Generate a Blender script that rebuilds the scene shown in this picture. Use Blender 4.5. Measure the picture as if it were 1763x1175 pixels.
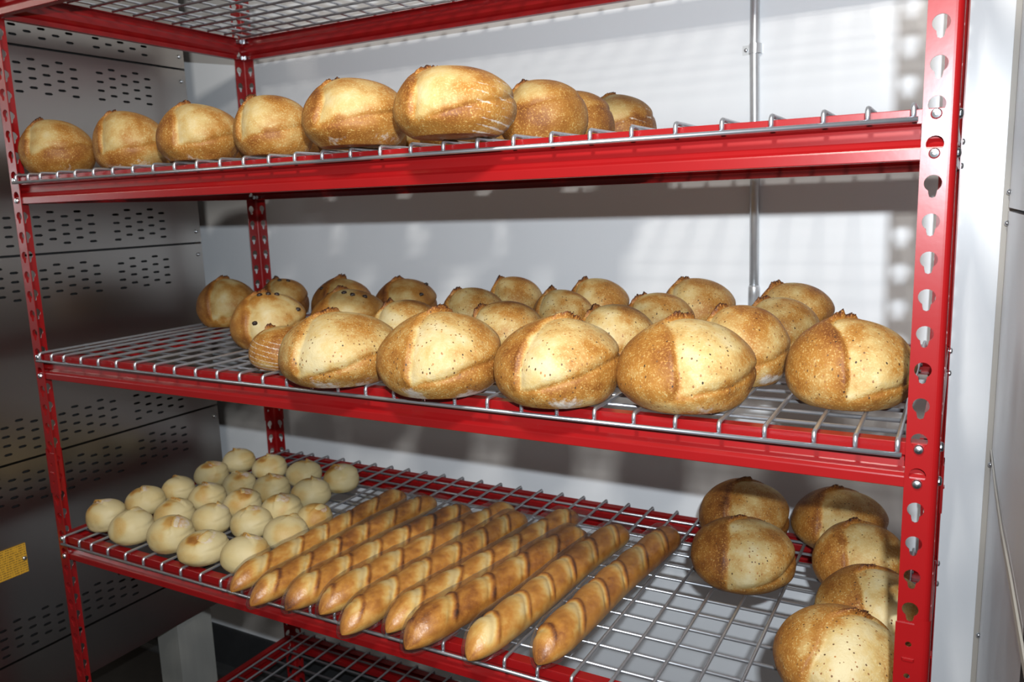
import bpy, bmesh, math, random
import numpy as np
from mathutils import Vector, Matrix

for o in list(bpy.data.objects):
    bpy.data.objects.remove(o, do_unlink=True)
scene = bpy.context.scene
COL = scene.collection
FZ = 1.66            # height of the survey origin (first keyhole) above the floor

# ------------------------------------------------------------------ camera
cam_d = bpy.data.cameras.new('camera')
cam = bpy.data.objects.new('camera', cam_d)
COL.objects.link(cam)
R_ = Vector((0.87494, 0.48305, -0.03316)); F_ = Vector((-0.48134, 0.86015, -0.16856))
R_.normalize(); F_ = (F_ - R_ * F_.dot(R_)).normalized(); U_ = R_.cross(F_)
CAM = Vector((1.6122, -0.9226, -0.1574 + FZ))
cam.matrix_world = Matrix(((R_.x, U_.x, -F_.x, CAM.x), (R_.y, U_.y, -F_.y, CAM.y), (R_.z, U_.z, -F_.z, CAM.z), (0, 0, 0, 1)))
cam_d.sensor_width = 36.0
cam_d.lens = 1396.27 / 1763 * 36.0
cam_d.clip_start = 0.02
cam_d.dof.use_dof = True
cam_d.dof.focus_distance = 1.08
cam_d.dof.aperture_fstop = 9.0
scene.camera = cam

# ------------------------------------------------------------------ room light
scene.view_settings.view_transform = 'Standard'
scene.view_settings.look = 'None'
scene.view_settings.exposure = 0.0
scene.view_settings.gamma = 1.0
scene.view_settings.use_curve_mapping = False
world = bpy.data.worlds.new('room_ambience')
scene.world = world
world.use_nodes = True
bg = world.node_tree.nodes['Background']
bg.inputs['Color'].default_value = (1.0, 0.90, 0.78, 1)
bg.inputs['Strength'].default_value = 0.15


def area_light(name, loc, target, sx, sy, power, color):
    d = bpy.data.lights.new(name, 'AREA')
    d.shape = 'RECTANGLE'; d.size = sx; d.size_y = sy
    d.energy = power; d.color = color
    o = bpy.data.objects.new(name, d)
    o.location = loc
    o.rotation_euler = (Vector(target) - Vector(loc)).to_track_quat('-Z', 'Y').to_euler()
    COL.objects.link(o)
    return o


FLASH = CAM + R_ * 0.029 + U_ * 0.106 - F_ * 0.09      # hot-shoe flash, just above and behind the lens
area_light('camera_flash', FLASH, FLASH + F_, 0.030, 0.016, 24.0, (0.87, 0.94, 1.0))
area_light('ceiling_lamp', (1.42, -0.98, 0.665 + FZ), (0.9, 0.5, -0.2 + FZ), 0.13, 0.13, 20.0, (1.0, 0.95, 0.87))

# ------------------------------------------------------------------ helpers
rng = np.random.default_rng(7)
random.seed(7)


def link(o, parent=None):
    COL.objects.link(o)
    if parent is not None:
        o.parent = parent
    return o


def thing(name, label, cat, loc=(0, 0, 0), rotz=0.0, group=None):
    o = bpy.data.objects.new(name, None)
    o.empty_display_size = 0.05
    o.location = loc; o.rotation_euler = (0, 0, rotz)
    o['label'] = label; o['category'] = cat
    if group: o['group'] = group
    return link(o)


def mesh_obj(name, me, mat, parent=None, loc=None, label=None, smooth=None):
    o = bpy.data.objects.new(name, me)
    if mat is not None and not me.materials:
        me.materials.append(mat)
    if loc is not None: o.location = loc
    if label: o['label'] = label
    return link(o, parent)


def struct(name, me, mat, parent=None):
    o = mesh_obj(name, me, mat, parent)
    if parent is None: o['kind'] = 'structure'
    return o


def np_mesh(name, V, F, smooth=True):
    me = bpy.data.meshes.new(name)
    me.from_pydata([tuple(map(float, v)) for v in V], [], [tuple(map(int, f)) for f in F])
    if smooth:
        me.polygons.foreach_set('use_smooth', [True] * len(me.polygons))
    me.update()
    return me


class MB:
    def __init__(s): s.v = []; s.f = []

    def add(s, V, F):
        n = len(s.v); s.v += [tuple(v) for v in V]; s.f += [tuple(i + n for i in f) for f in F]

    def box(s, a, b):
        x0, y0, z0 = a; x1, y1, z1 = b
        s.add([(x0, y0, z0), (x1, y0, z0), (x1, y1, z0), (x0, y1, z0), (x0, y0, z1), (x1, y0, z1), (x1, y1, z1), (x0, y1, z1)],
              [(0, 3, 2, 1), (4, 5, 6, 7), (0, 1, 5, 4), (1, 2, 6, 5), (2, 3, 7, 6), (3, 0, 4, 7)])

    def quad(s, a, b, c, d): s.add([a, b, c, d], [(0, 1, 2, 3)])

    def tube(s, pts, r, n=8, cap=True):
        pts = [Vector(p) for p in pts]
        base = len(s.v)
        up = Vector((0, 0, 1))
        t0 = (pts[1] - pts[0]).normalized()
        if abs(t0.dot(up)) > 0.9: up = Vector((1, 0, 0))
        side = t0.cross(up).normalized()
        for i, p in enumerate(pts):
            a = pts[max(i - 1, 0)]; c = pts[min(i + 1, len(pts) - 1)]
            t = (c - a).normalized()
            side = (side - t * side.dot(t)).normalized()
            nb = t.cross(side)
            rr = r[i] if isinstance(r, (list, tuple)) else r
            for k in range(n):
                an = 2 * math.pi * k / n
                s.v.append(tuple(p + side * (math.cos(an) * rr) + nb * (math.sin(an) * rr)))
        for i in range(len(pts) - 1):
            for k in range(n):
                k2 = (k + 1) % n
                s.f.append((base + i * n + k, base + i * n + k2, base + (i + 1) * n + k2, base + (i + 1) * n + k))
        if cap:
            s.f.append(tuple(base + k for k in range(n))[::-1])
            m = base + (len(pts) - 1) * n
            s.f.append(tuple(m + k for k in range(n)))

    def mesh(s, name, smooth=False, fix=True):
        me = bpy.data.meshes.new(name)
        me.from_pydata(s.v, [], s.f)
        if fix:
            bm = bmesh.new(); bm.from_mesh(me)
            bmesh.ops.recalc_face_normals(bm, faces=bm.faces)
            bm.to_mesh(me); bm.free()
        if smooth:
            me.polygons.foreach_set('use_smooth', [True] * len(me.polygons))
        me.update()
        return me


# ------------------------------------------------------------------ materials
def new_mat(name):
    m = bpy.data.materials.new(name); m.use_nodes = True
    nt = m.node_tree
    return m, nt, nt.nodes['Principled BSDF']


def simple(name, color, rough=0.5, metal=0.0, spec=0.5, noise=0.0, nscale=40, bump=0.0, bscale=200, stretch=None, rnoise=0.0):
    m, nt, p = new_mat(name)
    p.inputs['Roughness'].default_value = rough
    p.inputs['Metallic'].default_value = metal
    p.inputs['Specular IOR Level'].default_value = spec
    p.inputs['Base Color'].default_value = (*color, 1)
    L = nt.links.new; N = nt.nodes.new
    tc = N('ShaderNodeTexCoord')
    vec = tc.outputs['Object']
    if stretch:
        mp = N('ShaderNodeMapping'); mp.inputs['Scale'].default_value = stretch
        L(vec, mp.inputs['Vector']); vec = mp.outputs['Vector']
    if noise or rnoise:
        n = N('ShaderNodeTexNoise'); n.inputs['Scale'].default_value = nscale; n.inputs['Detail'].default_value = 4
        L(vec, n.inputs['Vector'])
    if noise:
        mix = N('ShaderNodeMix'); mix.data_type = 'RGBA'
        mix.inputs['A'].default_value = (*[c * (1 - noise) for c in color], 1)
        mix.inputs['B'].default_value = (*[min(1, c * (1 + noise)) for c in color], 1)
        L(n.outputs['Fac'], mix.inputs['Factor']); L(mix.outputs['Result'], p.inputs['Base Color'])
    if rnoise:
        mr = N('ShaderNodeMapRange'); mr.inputs['To Min'].default_value = rough - rnoise; mr.inputs['To Max'].default_value = rough + rnoise
        mr.inputs['From Min'].default_value = 0.3; mr.inputs['From Max'].default_value = 0.7
        L(n.outputs['Fac'], mr.inputs['Value']); L(mr.outputs['Result'], p.inputs['Roughness'])
    if bump:
        n2 = N('ShaderNodeTexNoise'); n2.inputs['Scale'].default_value = bscale; n2.inputs['Detail'].default_value = 3
        L(vec, n2.inputs['Vector'])
        b = N('ShaderNodeBump'); b.inputs['Strength'].default_value = bump; b.inputs['Distance'].default_value = 0.002
        L(n2.outputs['Fac'], b.inputs['Height']); L(b.outputs['Normal'], p.inputs['Normal'])
    return m


M_RED = simple('red_paint', (0.240, 0.005, 0.006), rough=0.29, noise=0.10, nscale=18, bump=0.02, bscale=120)
M_ZINC = simple('zinc_wire', (0.56, 0.58, 0.62), rough=0.34, metal=0.88, noise=0.12, nscale=90)
M_BOLT = simple('zinc_bolt', (0.62, 0.66, 0.70), rough=0.28, metal=1.0, noise=0.2, nscale=150)
M_GALV = simple('galvanised_pipe', (0.60, 0.62, 0.64), rough=0.36, metal=0.7, noise=0.25, nscale=60, stretch=(1, 1, 0.4))
M_WALL = simple('white_wall_panel', (0.765, 0.785, 0.81), rough=0.28, noise=0.012, nscale=6, stretch=(3, 3, 0.15), bump=0.04, bscale=18)
M_STEEL = simple('brushed_steel', (0.37, 0.355, 0.34), rough=0.28, metal=1.0, noise=0.04, nscale=2.5)
M_STEEL_R = simple('cabinet_steel', (0.78, 0.78, 0.79), rough=0.36, metal=0.45, noise=0.10, nscale=10, stretch=(3, 1, 0.3), rnoise=0.06)
M_DARK = simple('black_cavity', (0.012, 0.012, 0.013), rough=0.7)
M_BASE = simple('black_rubber_base', (0.03, 0.032, 0.035), rough=0.45, noise=0.2)
M_TRIM = simple('putty_trim', (0.42, 0.39, 0.35), rough=0.5)
M_PALE = simple('pale_strip', (0.70, 0.68, 0.62), rough=0.5, noise=0.08)
M_LEG = simple('grey_leg_paint', (0.30, 0.30, 0.28), rough=0.45, noise=0.12, nscale=12, stretch=(4, 4, 0.5))
M_TILE = simple('dark_floor_tile', (0.05, 0.042, 0.036), rough=0.4, noise=0.3, nscale=14)
M_GROUT = simple('floor_grout', (0.03, 0.027, 0.024), rough=0.9)


def label_mat():
    m, nt, p = new_mat('yellow_plate')
    L = nt.links.new; N = nt.nodes.new
    tc = N('ShaderNodeTexCoord'); sx = N('ShaderNodeSeparateXYZ'); L(tc.outputs['Object'], sx.inputs[0])
    fr = N('ShaderNodeMath'); fr.operation = 'MULTIPLY'; fr.inputs[1].default_value = 190; L(sx.outputs['Z'], fr.inputs[0])
    f2 = N('ShaderNodeMath'); f2.operation = 'FRACT'; L(fr.outputs[0], f2.inputs[0])
    g = N('ShaderNodeMath'); g.operation = 'GREATER_THAN'; g.inputs[1].default_value = 0.55; L(f2.outputs[0], g.inputs[0])
    mp = N('ShaderNodeMapping'); mp.inputs['Scale'].default_value = (1, 420, 60); L(tc.outputs['Object'], mp.inputs[0])
    n = N('ShaderNodeTexNoise'); n.inputs['Scale'].default_value = 1.0; n.inputs['Detail'].default_value = 2; L(mp.outputs[0], n.inputs['Vector'])
    g2 = N('ShaderNodeMath'); g2.operation = 'GREATER_THAN'; g2.inputs[1].default_value = 0.47; L(n.outputs['Fac'], g2.inputs[0])
    mu = N('ShaderNodeMath'); mu.operation = 'MULTIPLY'; L(g.outputs[0], mu.inputs[0]); L(g2.outputs[0], mu.inputs[1])
    m2 = N('ShaderNodeMath'); m2.operation = 'MULTIPLY'; m2.inputs[1].default_value = 0.75; L(mu.outputs[0], m2.inputs[0])
    mix = N('ShaderNodeMix'); mix.data_type = 'RGBA'
    mix.inputs['A'].default_value = (0.62, 0.33, 0.03, 1); mix.inputs['B'].default_value = (0.12, 0.07, 0.02, 1)
    L(m2.outputs[0], mix.inputs['Factor']); L(mix.outputs['Result'], p.inputs['Base Color'])
    p.inputs['Roughness'].default_value = 0.4
    return m


M_PLATE = label_mat()


def bread_mat(name, ramp, speck=0.10, blister=0.10, seeds=0.0, flour_col=(0.62, 0.57, 0.50), bump=0.35, rough=0.55):
    m, nt, p = new_mat(name)
    L = nt.links.new; N = nt.nodes.new
    tc = N('ShaderNodeTexCoord'); oi = N('ShaderNodeObjectInfo')
    mul = N('ShaderNodeVectorMath'); mul.operation = 'SCALE'; mul.inputs[0].default_value = (7.3, 3.1, 5.7)
    L(oi.outputs['Random'], mul.inputs['Scale'])
    add = N('ShaderNodeVectorMath'); L(tc.outputs['Object'], add.inputs[0]); L(mul.outputs[0], add.inputs[1])
    vec = add.outputs[0]

    def noise(scale, detail=3, rough_=0.5):
        n = N('ShaderNodeTexNoise'); n.inputs['Scale'].default_value = scale; n.inputs['Detail'].default_value = detail
        n.inputs['Roughness'].default_value = rough_
        L(vec, n.inputs['Vector']); return n.outputs['Fac']

    def math_(op, a, b):
        k = N('ShaderNodeMath'); k.operation = op
        for i, q in enumerate((a, b)):
            if isinstance(q, (int, float)): k.inputs[i].default_value = q
            else: L(q, k.inputs[i])
        return k.outputs[0]
    tone = N('ShaderNodeAttribute'); tone.attribute_name = 'tone'
    flour = N('ShaderNodeAttribute'); flour.attribute_name = 'flour'
    n1 = noise(55, 4, 0.6); n2 = noise(420, 3, 0.6)
    t = math_('ADD', tone.outputs['Fac'], math_('MULTIPLY', math_('SUBTRACT', n1, 0.5), speck * 3.0))
    # fine pale blisters, mostly where the crust is dark
    bl = math_('MULTIPLY', math_('MAXIMUM', math_('SUBTRACT', n2, 0.52), 0.0), blister * 22.0)
    t = math_('SUBTRACT', t, math_('MULTIPLY', bl, math_('MULTIPLY', tone.outputs['Fac'], 0.8)))
    cr = N('ShaderNodeValToRGB')
    els = cr.color_ramp.elements
    els[0].position, els[0].color = ramp[0][0], (*ramp[0][1], 1)
    els[1].position, els[1].color = ramp[-1][0], (*ramp[-1][1], 1)
    for pos, c in ramp[1:-1]:
        e = els.new(pos); e.color = (*c, 1)
    L(t, cr.inputs['Fac'])
    col = cr.outputs['Color']
    if seeds:
        vo = N('ShaderNodeTexVoronoi'); vo.inputs['Scale'].default_value = 190
        mp = N('ShaderNodeMapping'); mp.inputs['Scale'].default_value = (1.0, 1.3, 0.65); mp.inputs['Rotation'].default_value = (0.5, 0.4, 0.3)
        L(vec, mp.inputs[0]); L(mp.outputs[0], vo.inputs['Vector'])
        near = math_('LESS_THAN', vo.outputs['Distance'], 0.23)
        sp = N('ShaderNodeSeparateColor'); L(vo.outputs['Color'], sp.inputs[0])
        pick = math_('LESS_THAN', sp.outputs[0], seeds)
        fac = math_('MULTIPLY', near, pick)
        mx = N('ShaderNodeMix'); mx.data_type = 'RGBA'
        L(fac, mx.inputs['Factor']); L(col, mx.inputs['A'])
        cs = N('ShaderNodeValToRGB'); cs.color_ramp.elements[0].color = (0.03, 0.018, 0.01, 1); cs.color_ramp.elements[1].color = (0.38, 0.17, 0.05, 1)
        L(sp.outputs[1], cs.inputs[0]); L(cs.outputs[0], mx.inputs['B'])
        col = mx.outputs['Result']
    fn = noise(140, 4, 0.7)
    fm = N('ShaderNodeMapRange'); fm.inputs['From Min'].default_value = 0.0; fm.inputs['From Max'].default_value = 0.35
    L(math_('SUBTRACT', math_('ADD', flour.outputs['Fac'], math_('MULTIPLY', math_('SUBTRACT', fn, 0.5), 1.2)), 0.45), fm.inputs['Value'])
    mf = N('ShaderNodeMix'); mf.data_type = 'RGBA'
    L(math_('MULTIPLY', fm.outputs[0], 0.85), mf.inputs['Factor']); L(col, mf.inputs['A']); mf.inputs['B'].default_value = (*flour_col, 1)
    L(mf.outputs['Result'], p.inputs['Base Color'])
    p.inputs['Roughness'].default_value = rough
    p.inputs['Specular IOR Level'].default_value = 0.35
    b = N('ShaderNodeBump'); b.inputs['Strength'].default_value = bump; b.inputs['Distance'].default_value = 0.0025
    L(math_('ADD', math_('MULTIPLY', n2, 0.35), math_('MULTIPLY', noise(130, 5, 0.65), 0.8)), b.inputs['Height'])
    L(b.outputs['Normal'], p.inputs['Normal'])
    return m


RAMP_LOAF = [(0.0, (0.52, 0.425, 0.235)), (0.18, (0.465, 0.325, 0.125)), (0.40, (0.335, 0.148, 0.026)), (0.62, (0.205, 0.070, 0.011)), (0.82, (0.105, 0.032, 0.007)), (1.0, (0.030, 0.010, 0.004))]
RAMP_BAG = [(0.0, (0.640, 0.472, 0.208)), (0.2, (0.592, 0.352, 0.096)), (0.42, (0.464, 0.196, 0.032)), (0.65, (0.272, 0.092, 0.014)), (0.85, (0.112, 0.032, 0.008)), (1.0, (0.040, 0.016, 0.008))]
RAMP_BUN = [(0.0, (0.528, 0.442, 0.251)), (0.25, (0.508, 0.396, 0.185)), (0.45, (0.449, 0.264, 0.073)), (0.70, (0.304, 0.125, 0.023)), (1.0, (0.106, 0.033, 0.008))]
M_SEEDED = bread_mat('seeded_crust', RAMP_LOAF, seeds=0.46, speck=0.18, blister=0.20, bump=0.5)
M_PLAIN = bread_mat('plain_crust', RAMP_LOAF, seeds=0.0, speck=0.15, blister=0.20, bump=0.45)
M_FRUIT = bread_mat('fruit_crust', RAMP_LOAF, seeds=0.03, speck=0.17)
M_BAG = bread_mat('baguette_crust', RAMP_BAG, speck=0.16, blister=0.06)
M_BUN = bread_mat('roll_crust', RAMP_BUN, speck=0.07, blister=0.03, flour_col=(0.58, 0.49, 0.43), bump=0.22)
M_RAISIN = simple('raisin_skin', (0.022, 0.012, 0.009), rough=0.4, noise=0.4, nscale=300, bump=0.4, bscale=500)


def film_mat():
    m = bpy.data.materials.new('clear_film'); m.use_nodes = True
    nt = m.node_tree; nt.nodes.clear()
    N = nt.nodes.new; L = nt.links.new
    out = N('ShaderNodeOutputMaterial'); tr = N('ShaderNodeBsdfTransparent'); gl = N('ShaderNodeBsdfGlossy'); mx = N('ShaderNodeMixShader')
    tr.inputs['Color'].default_value = (0.97, 0.97, 0.97, 1)
    gl.inputs['Roughness'].default_value = 0.34; gl.inputs['Color'].default_value = (0.9, 0.9, 0.9, 1)
    lw = N('ShaderNodeLayerWeight'); lw.inputs['Blend'].default_value = 0.25
    mr = N('ShaderNodeMapRange'); mr.inputs['To Min'].default_value = 0.02; mr.inputs['To Max'].default_value = 0.38
    L(lw.outputs['Facing'], mr.inputs['Value'])
    L(mr.outputs['Result'], mx.inputs['Fac']); L(tr.outputs[0], mx.inputs[1]); L(gl.outputs[0], mx.inputs[2]); L(mx.outputs[0], out.inputs['Surface'])
    tc = N('ShaderNodeTexCoord'); n = N('ShaderNodeTexNoise'); n.inputs['Scale'].default_value = 90; L(tc.outputs['Object'], n.inputs['Vector'])
    b = N('ShaderNodeBump'); b.inputs['Strength'].default_value = 0.5; b.inputs['Distance'].default_value = 0.003
    L(n.outputs['Fac'], b.inputs['Height']); L(b.outputs['Normal'], gl.inputs['Normal'])
    return m


M_FILM = film_mat()

# ------------------------------------------------------------------ setting
W, D = 1.6016, 0.6249
WALL_Y = 0.755
XO = -0.15            # oven side plane
mb = MB(); mb.box((-2.6, WALL_Y, 0), (2.6, WALL_Y + 0.08, 3.0)); struct('wall_back', mb.mesh('wall_back'), M_WALL)
mb = MB(); mb.box((-2.6, -2.6, -0.06), (2.6, WALL_Y, -0.006)); floor = struct('floor', mb.mesh('floor'), M_GROUT)
tm = MB(); tm.box((-0.148, -0.148, -0.006), (0.148, 0.148, 0.0)); tile_me = tm.mesh('tile')
tile_me.materials.append(M_TILE)
for i in range(9):
    for j in range(5):
        t = bpy.data.objects.new('tile', tile_me)
        t.location = (-1.05 + 0.301 * i, 0.585 - 0.301 * j, random.uniform(-0.0008, 0.0))
        link(t, floor)
# coved rubber base along the wall
mb = MB()
prof = [(WALL_Y, 0.167), (WALL_Y - 0.004, 0.167), (WALL_Y - 0.005, 0.162), (WALL_Y - 0.005, 0.03), (WALL_Y - 0.010, 0.012), (WALL_Y - 0.022, 0.002), (WALL_Y - 0.028, 0.0), (WALL_Y, 0.0)]
n = len(prof)
V = [(x, y, z) for x in (-2.6, 1.66) for y, z in prof]
mb.add(V, [(i, (i + 1) % n, n + (i + 1) % n, n + i) for i in range(n)] + [tuple(range(n)), tuple(range(n, 2 * n))])
struct('baseboard_back', mb.mesh('baseboard_back'), M_BASE)
mb = MB(); mb.box((1.668, WALL_Y - 0.010, 0.0), (1.690, WALL_Y, 2.6)); struct('trim_1', mb.mesh('trim_1'), M_TRIM)

# ------------------------------------------------------------------ steel cabinet beside the rack
t = thing('steel_cabinet', 'tall stainless steel cabinet at the far right beside the red rack', 'cabinet', (1.72, 0.3, 0))
cy0, cy1 = -0.62, 0.735
cx0, cx1 = 1.727, 1.6765


def cabx(y): return cx1 + (cx0 - cx1) * (cy1 - y) / (cy1 - cy0)


def cab_panel(z0, z1, name, mat=M_STEEL_R, off=0.0, th=0.02, zn=None, zt=None):
    m_ = MB()
    g = 0.0015
    ys = [cy0, cy1]
    za = lambda y: z0 if zn is None else z0 + (zn - z0) * (cy1 - y) / (cy1 - cy0)
    P = []
    for y in ys:
        for dx in (0, th):
            ztop = z1 if zt is None else z1 + (zt - z1) * (cy1 - y) / (cy1 - cy0)
            for z in (za(y) + g, ztop - g):
                P.append((cabx(y) - off + dx - 1.72, y - 0.3, z))
    # index: y*4 + dx*2 + z
    m_.add(P, [(0, 1, 5, 4), (2, 6, 7, 3), (0, 4, 6, 2), (1, 3, 7, 5), (0, 2, 3, 1), (4, 5, 7, 6)])
    return mesh_obj(name, m_.mesh(name), mat, t)


cab_panel(-0.196 + FZ, 2.35, 'side_panel')
cab_panel(-0.640 + FZ, -0.199 + FZ, 'side_panel', zn=-0.728 + FZ)
cab_panel(0.06, -0.640 + FZ, 'side_panel', zt=-0.728 + FZ)
m_ = MB(); m_.box((cx1 + 0.022 - 1.72, cy0 - 0.3, 0.0), (0.6, cy1 - 0.3, 2.34)); mesh_obj('body', m_.mesh('body'), M_DARK, t)
# pale strip, widening as it runs along the lower seam, dropping towards the viewer
m_ = MB()
gp = []
for y, z in [(0.735, -0.632), (0.70, -0.640), (0.60, -0.662), (0.45, -0.682), (0.30, -0.688), (0.15, -0.700), (0.0, -0.71), (-0.3, -0.72), (-0.6, -0.725)]:
    gp.append((cabx(y) - 0.0005 - 1.72, y - 0.3, z + FZ))
w_ = [0.003, 0.005, 0.008, 0.010, 0.011, 0.012, 0.012, 0.012, 0.012]
for i in range(len(gp) - 1):
    a, b = gp[i], gp[i + 1]
    for s_ in (0,):
        p0 = [(a[0], a[1], a[2] + w_[i]), (a[0] - 0.002, a[1], a[2] + w_[i] * 0.6), (a[0] - 0.002, a[1], a[2] - w_[i] * 0.6), (a[0], a[1], a[2] - w_[i])]
        p1 = [(b[0], b[1], b[2] + w_[i + 1]), (b[0] - 0.002, b[1], b[2] + w_[i + 1] * 0.6), (b[0] - 0.002, b[1], b[2] - w_[i + 1] * 0.6), (b[0], b[1], b[2] - w_[i + 1])]
        m_.add(p0 + p1, [(0, 1, 5, 4), (1, 2, 6, 5), (2, 3, 7, 6)])
mesh_obj('seam_strip', m_.mesh('seam_strip'), M_PALE, t)
m_ = MB(); m_.tube([(0, 0, 0), (-0.0035, 0, 0), (-0.005, 0, 0)], [0.0048, 0.0045, 0.002], 10); screw_me = m_.mesh('screw', True)
screw_me.materials.append(M_BOLT)
for z in (-0.168, -0.221, -0.655, -0.99):
    mesh_obj('screw', screw_me, None, t, (cabx(0.725) - 1.72, 0.725 - 0.3, z + FZ))

# ------------------------------------------------------------------ conduit and box on the wall
t = thing('electrical_conduit', 'thin galvanised conduit pipe running up the white wall behind the rack', 'pipe', (1.239, WALL_Y - 0.0105, -0.385 + FZ))
m_ = MB(); m_.tube([(0.006, 0, 0.03), (0.003, 0, 0.3), (-0.001, 0, 0.5), (-0.003, 0, 1.5)], 0.0090, 16); mesh_obj('pipe', m_.mesh('pipe', True), M_GALV, t)
m_ = MB(); m_.tube([(0.006, 0, 0.0), (0.006, 0, 0.042), (0.006, 0, 0.046)], [0.0112, 0.0112, 0.0100], 16); mesh_obj('connector', m_.mesh('connector', True), M_GALV, t)
for zz in (0.505, 1.25):
    m_ = MB()
    arc = [(-0.012, 0.0095), (-0.0112, 0.0)] + [(-0.0112 * math.cos(a), -0.0112 * math.sin(a)) for a in (0.4, 0.8, 1.2, 1.57, 1.97, 2.37, 2.77)] + [(0.0112, 0.0), (0.012, 0.0095)]
    pts = [(-0.026, 0.0095)] + arc + [(0.0135, 0.0095)]
    for (a, b) in zip(pts[:-1], pts[1:]):
        m_.add([(a[0], a[1], zz - 0.009), (b[0], b[1], zz - 0.009), (b[0], b[1], zz + 0.009), (a[0], a[1], zz + 0.009),
                (a[0], a[1] + 0.001, zz - 0.009), (b[0], b[1] + 0.001, zz - 0.009), (b[0], b[1] + 0.001, zz + 0.009), (a[0], a[1] + 0.001, zz + 0.009)],
               [(0, 1, 2, 3), (7, 6, 5, 4), (3, 2, 6, 7), (0, 4, 5, 1), (0, 3, 7, 4), (1, 5, 6, 2)])
    st = mesh_obj('strap', m_.mesh('strap'), M_GALV, t)
    m_ = MB(); m_.tube([(-0.019, 0.0092, zz), (-0.019, 0.006, zz), (-0.019, 0.005, zz)], [0.0036, 0.0036, 0.002], 10)
    mesh_obj('screw', m_.mesh('screw', True), M_BOLT, st)
t = thing('junction_box', 'grey metal junction box on the wall at the foot of the conduit', 'box', (1.262, WALL_Y, -0.475 + FZ))
m_ = MB(); m_.box((-0.048, -0.045, 0.0), (0.048, -0.0005, 0.088)); mesh_obj('box_body', m_.mesh('box_body'), M_GALV, t)
m_ = MB(); m_.box((-0.051, -0.048, -0.003), (0.051, -0.0452, 0.091)); cv = mesh_obj('cover', m_.mesh('cover'), M_GALV, t)

# ------------------------------------------------------------------ oven
t = thing('bakery_oven', 'large stainless steel bakery oven left of the red rack with slotted side panels', 'oven', (XO - 0.4, 0.1, 0))
OX, OY = XO - 0.4, 0.1


def capsule(hw, hr, n=6):
    pts = []
    for k in range(n + 1):
        a = -math.pi / 2 + math.pi * k / n
        pts.append((hw - hr + hr * math.cos(a), hr * math.sin(a)))
    for k in range(n + 1):
        a = math.pi / 2 + math.pi * k / n
        pts.append((-(hw - hr) + hr * math.cos(a), hr * math.sin(a)))
    return pts


def ray_ring(inside_exit, x0, x1, z0, z1, n=20):
    """angles incl. the rectangle's corners; returns (hole pts, rect pts) around the origin"""
    ang = [2 * math.pi * k / n for k in range(n)]
    for cx_, cz_ in ((x0, z0), (x1, z0), (x1, z1), (x0, z1)):
        ang.append(math.atan2(cz_, cx_) % (2 * math.pi))
    ang = sorted(set(round(a, 5) for a in ang))
    H, Rr = [], []
    for a in ang:
        c, s = math.cos(a), math.sin(a)
        th = inside_exit(c, s)
        H.append((c * th, s * th))
        tx = (x1 / c if c > 1e-9 else (x0 / c if c < -1e-9 else 1e9))
        tz = (z1 / s if s > 1e-9 else (z0 / s if s < -1e-9 else 1e9))
        q = min(tx, tz)
        Rr.append((c * q, s * q))
    return H, Rr


def circ_exit(c, s, cx_, cz_, r):
    b = c * cx_ + s * cz_
    d = b * b - (cx_ * cx_ + cz_ * cz_ - r * r)
    return b + math.sqrt(d) if d >= 0 else -1


def capsule_exit(hw, hr):
    def f(c, s):
        best = -1
        for q in (-(hw - hr), hw - hr):
            best = max(best, circ_exit(c, s, q, 0, hr))
        if abs(s) > 1e-9:
            tt = hr / abs(s)
            if abs(c * tt) <= hw - hr: best = max(best, tt)
        return best
    return f


SLOT_RING = None
seams = [0.640, 0.203, -0.235, -0.675, -1.110]
groups = [0.135 + 0.19 * k for k in (-4, -3, -2, -1, 0, 1)]
cols = [(g + 0.0316 * c, c % 2) for g in groups for c in range(5)]
PY0, PY1 = -0.70, 0.566


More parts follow.
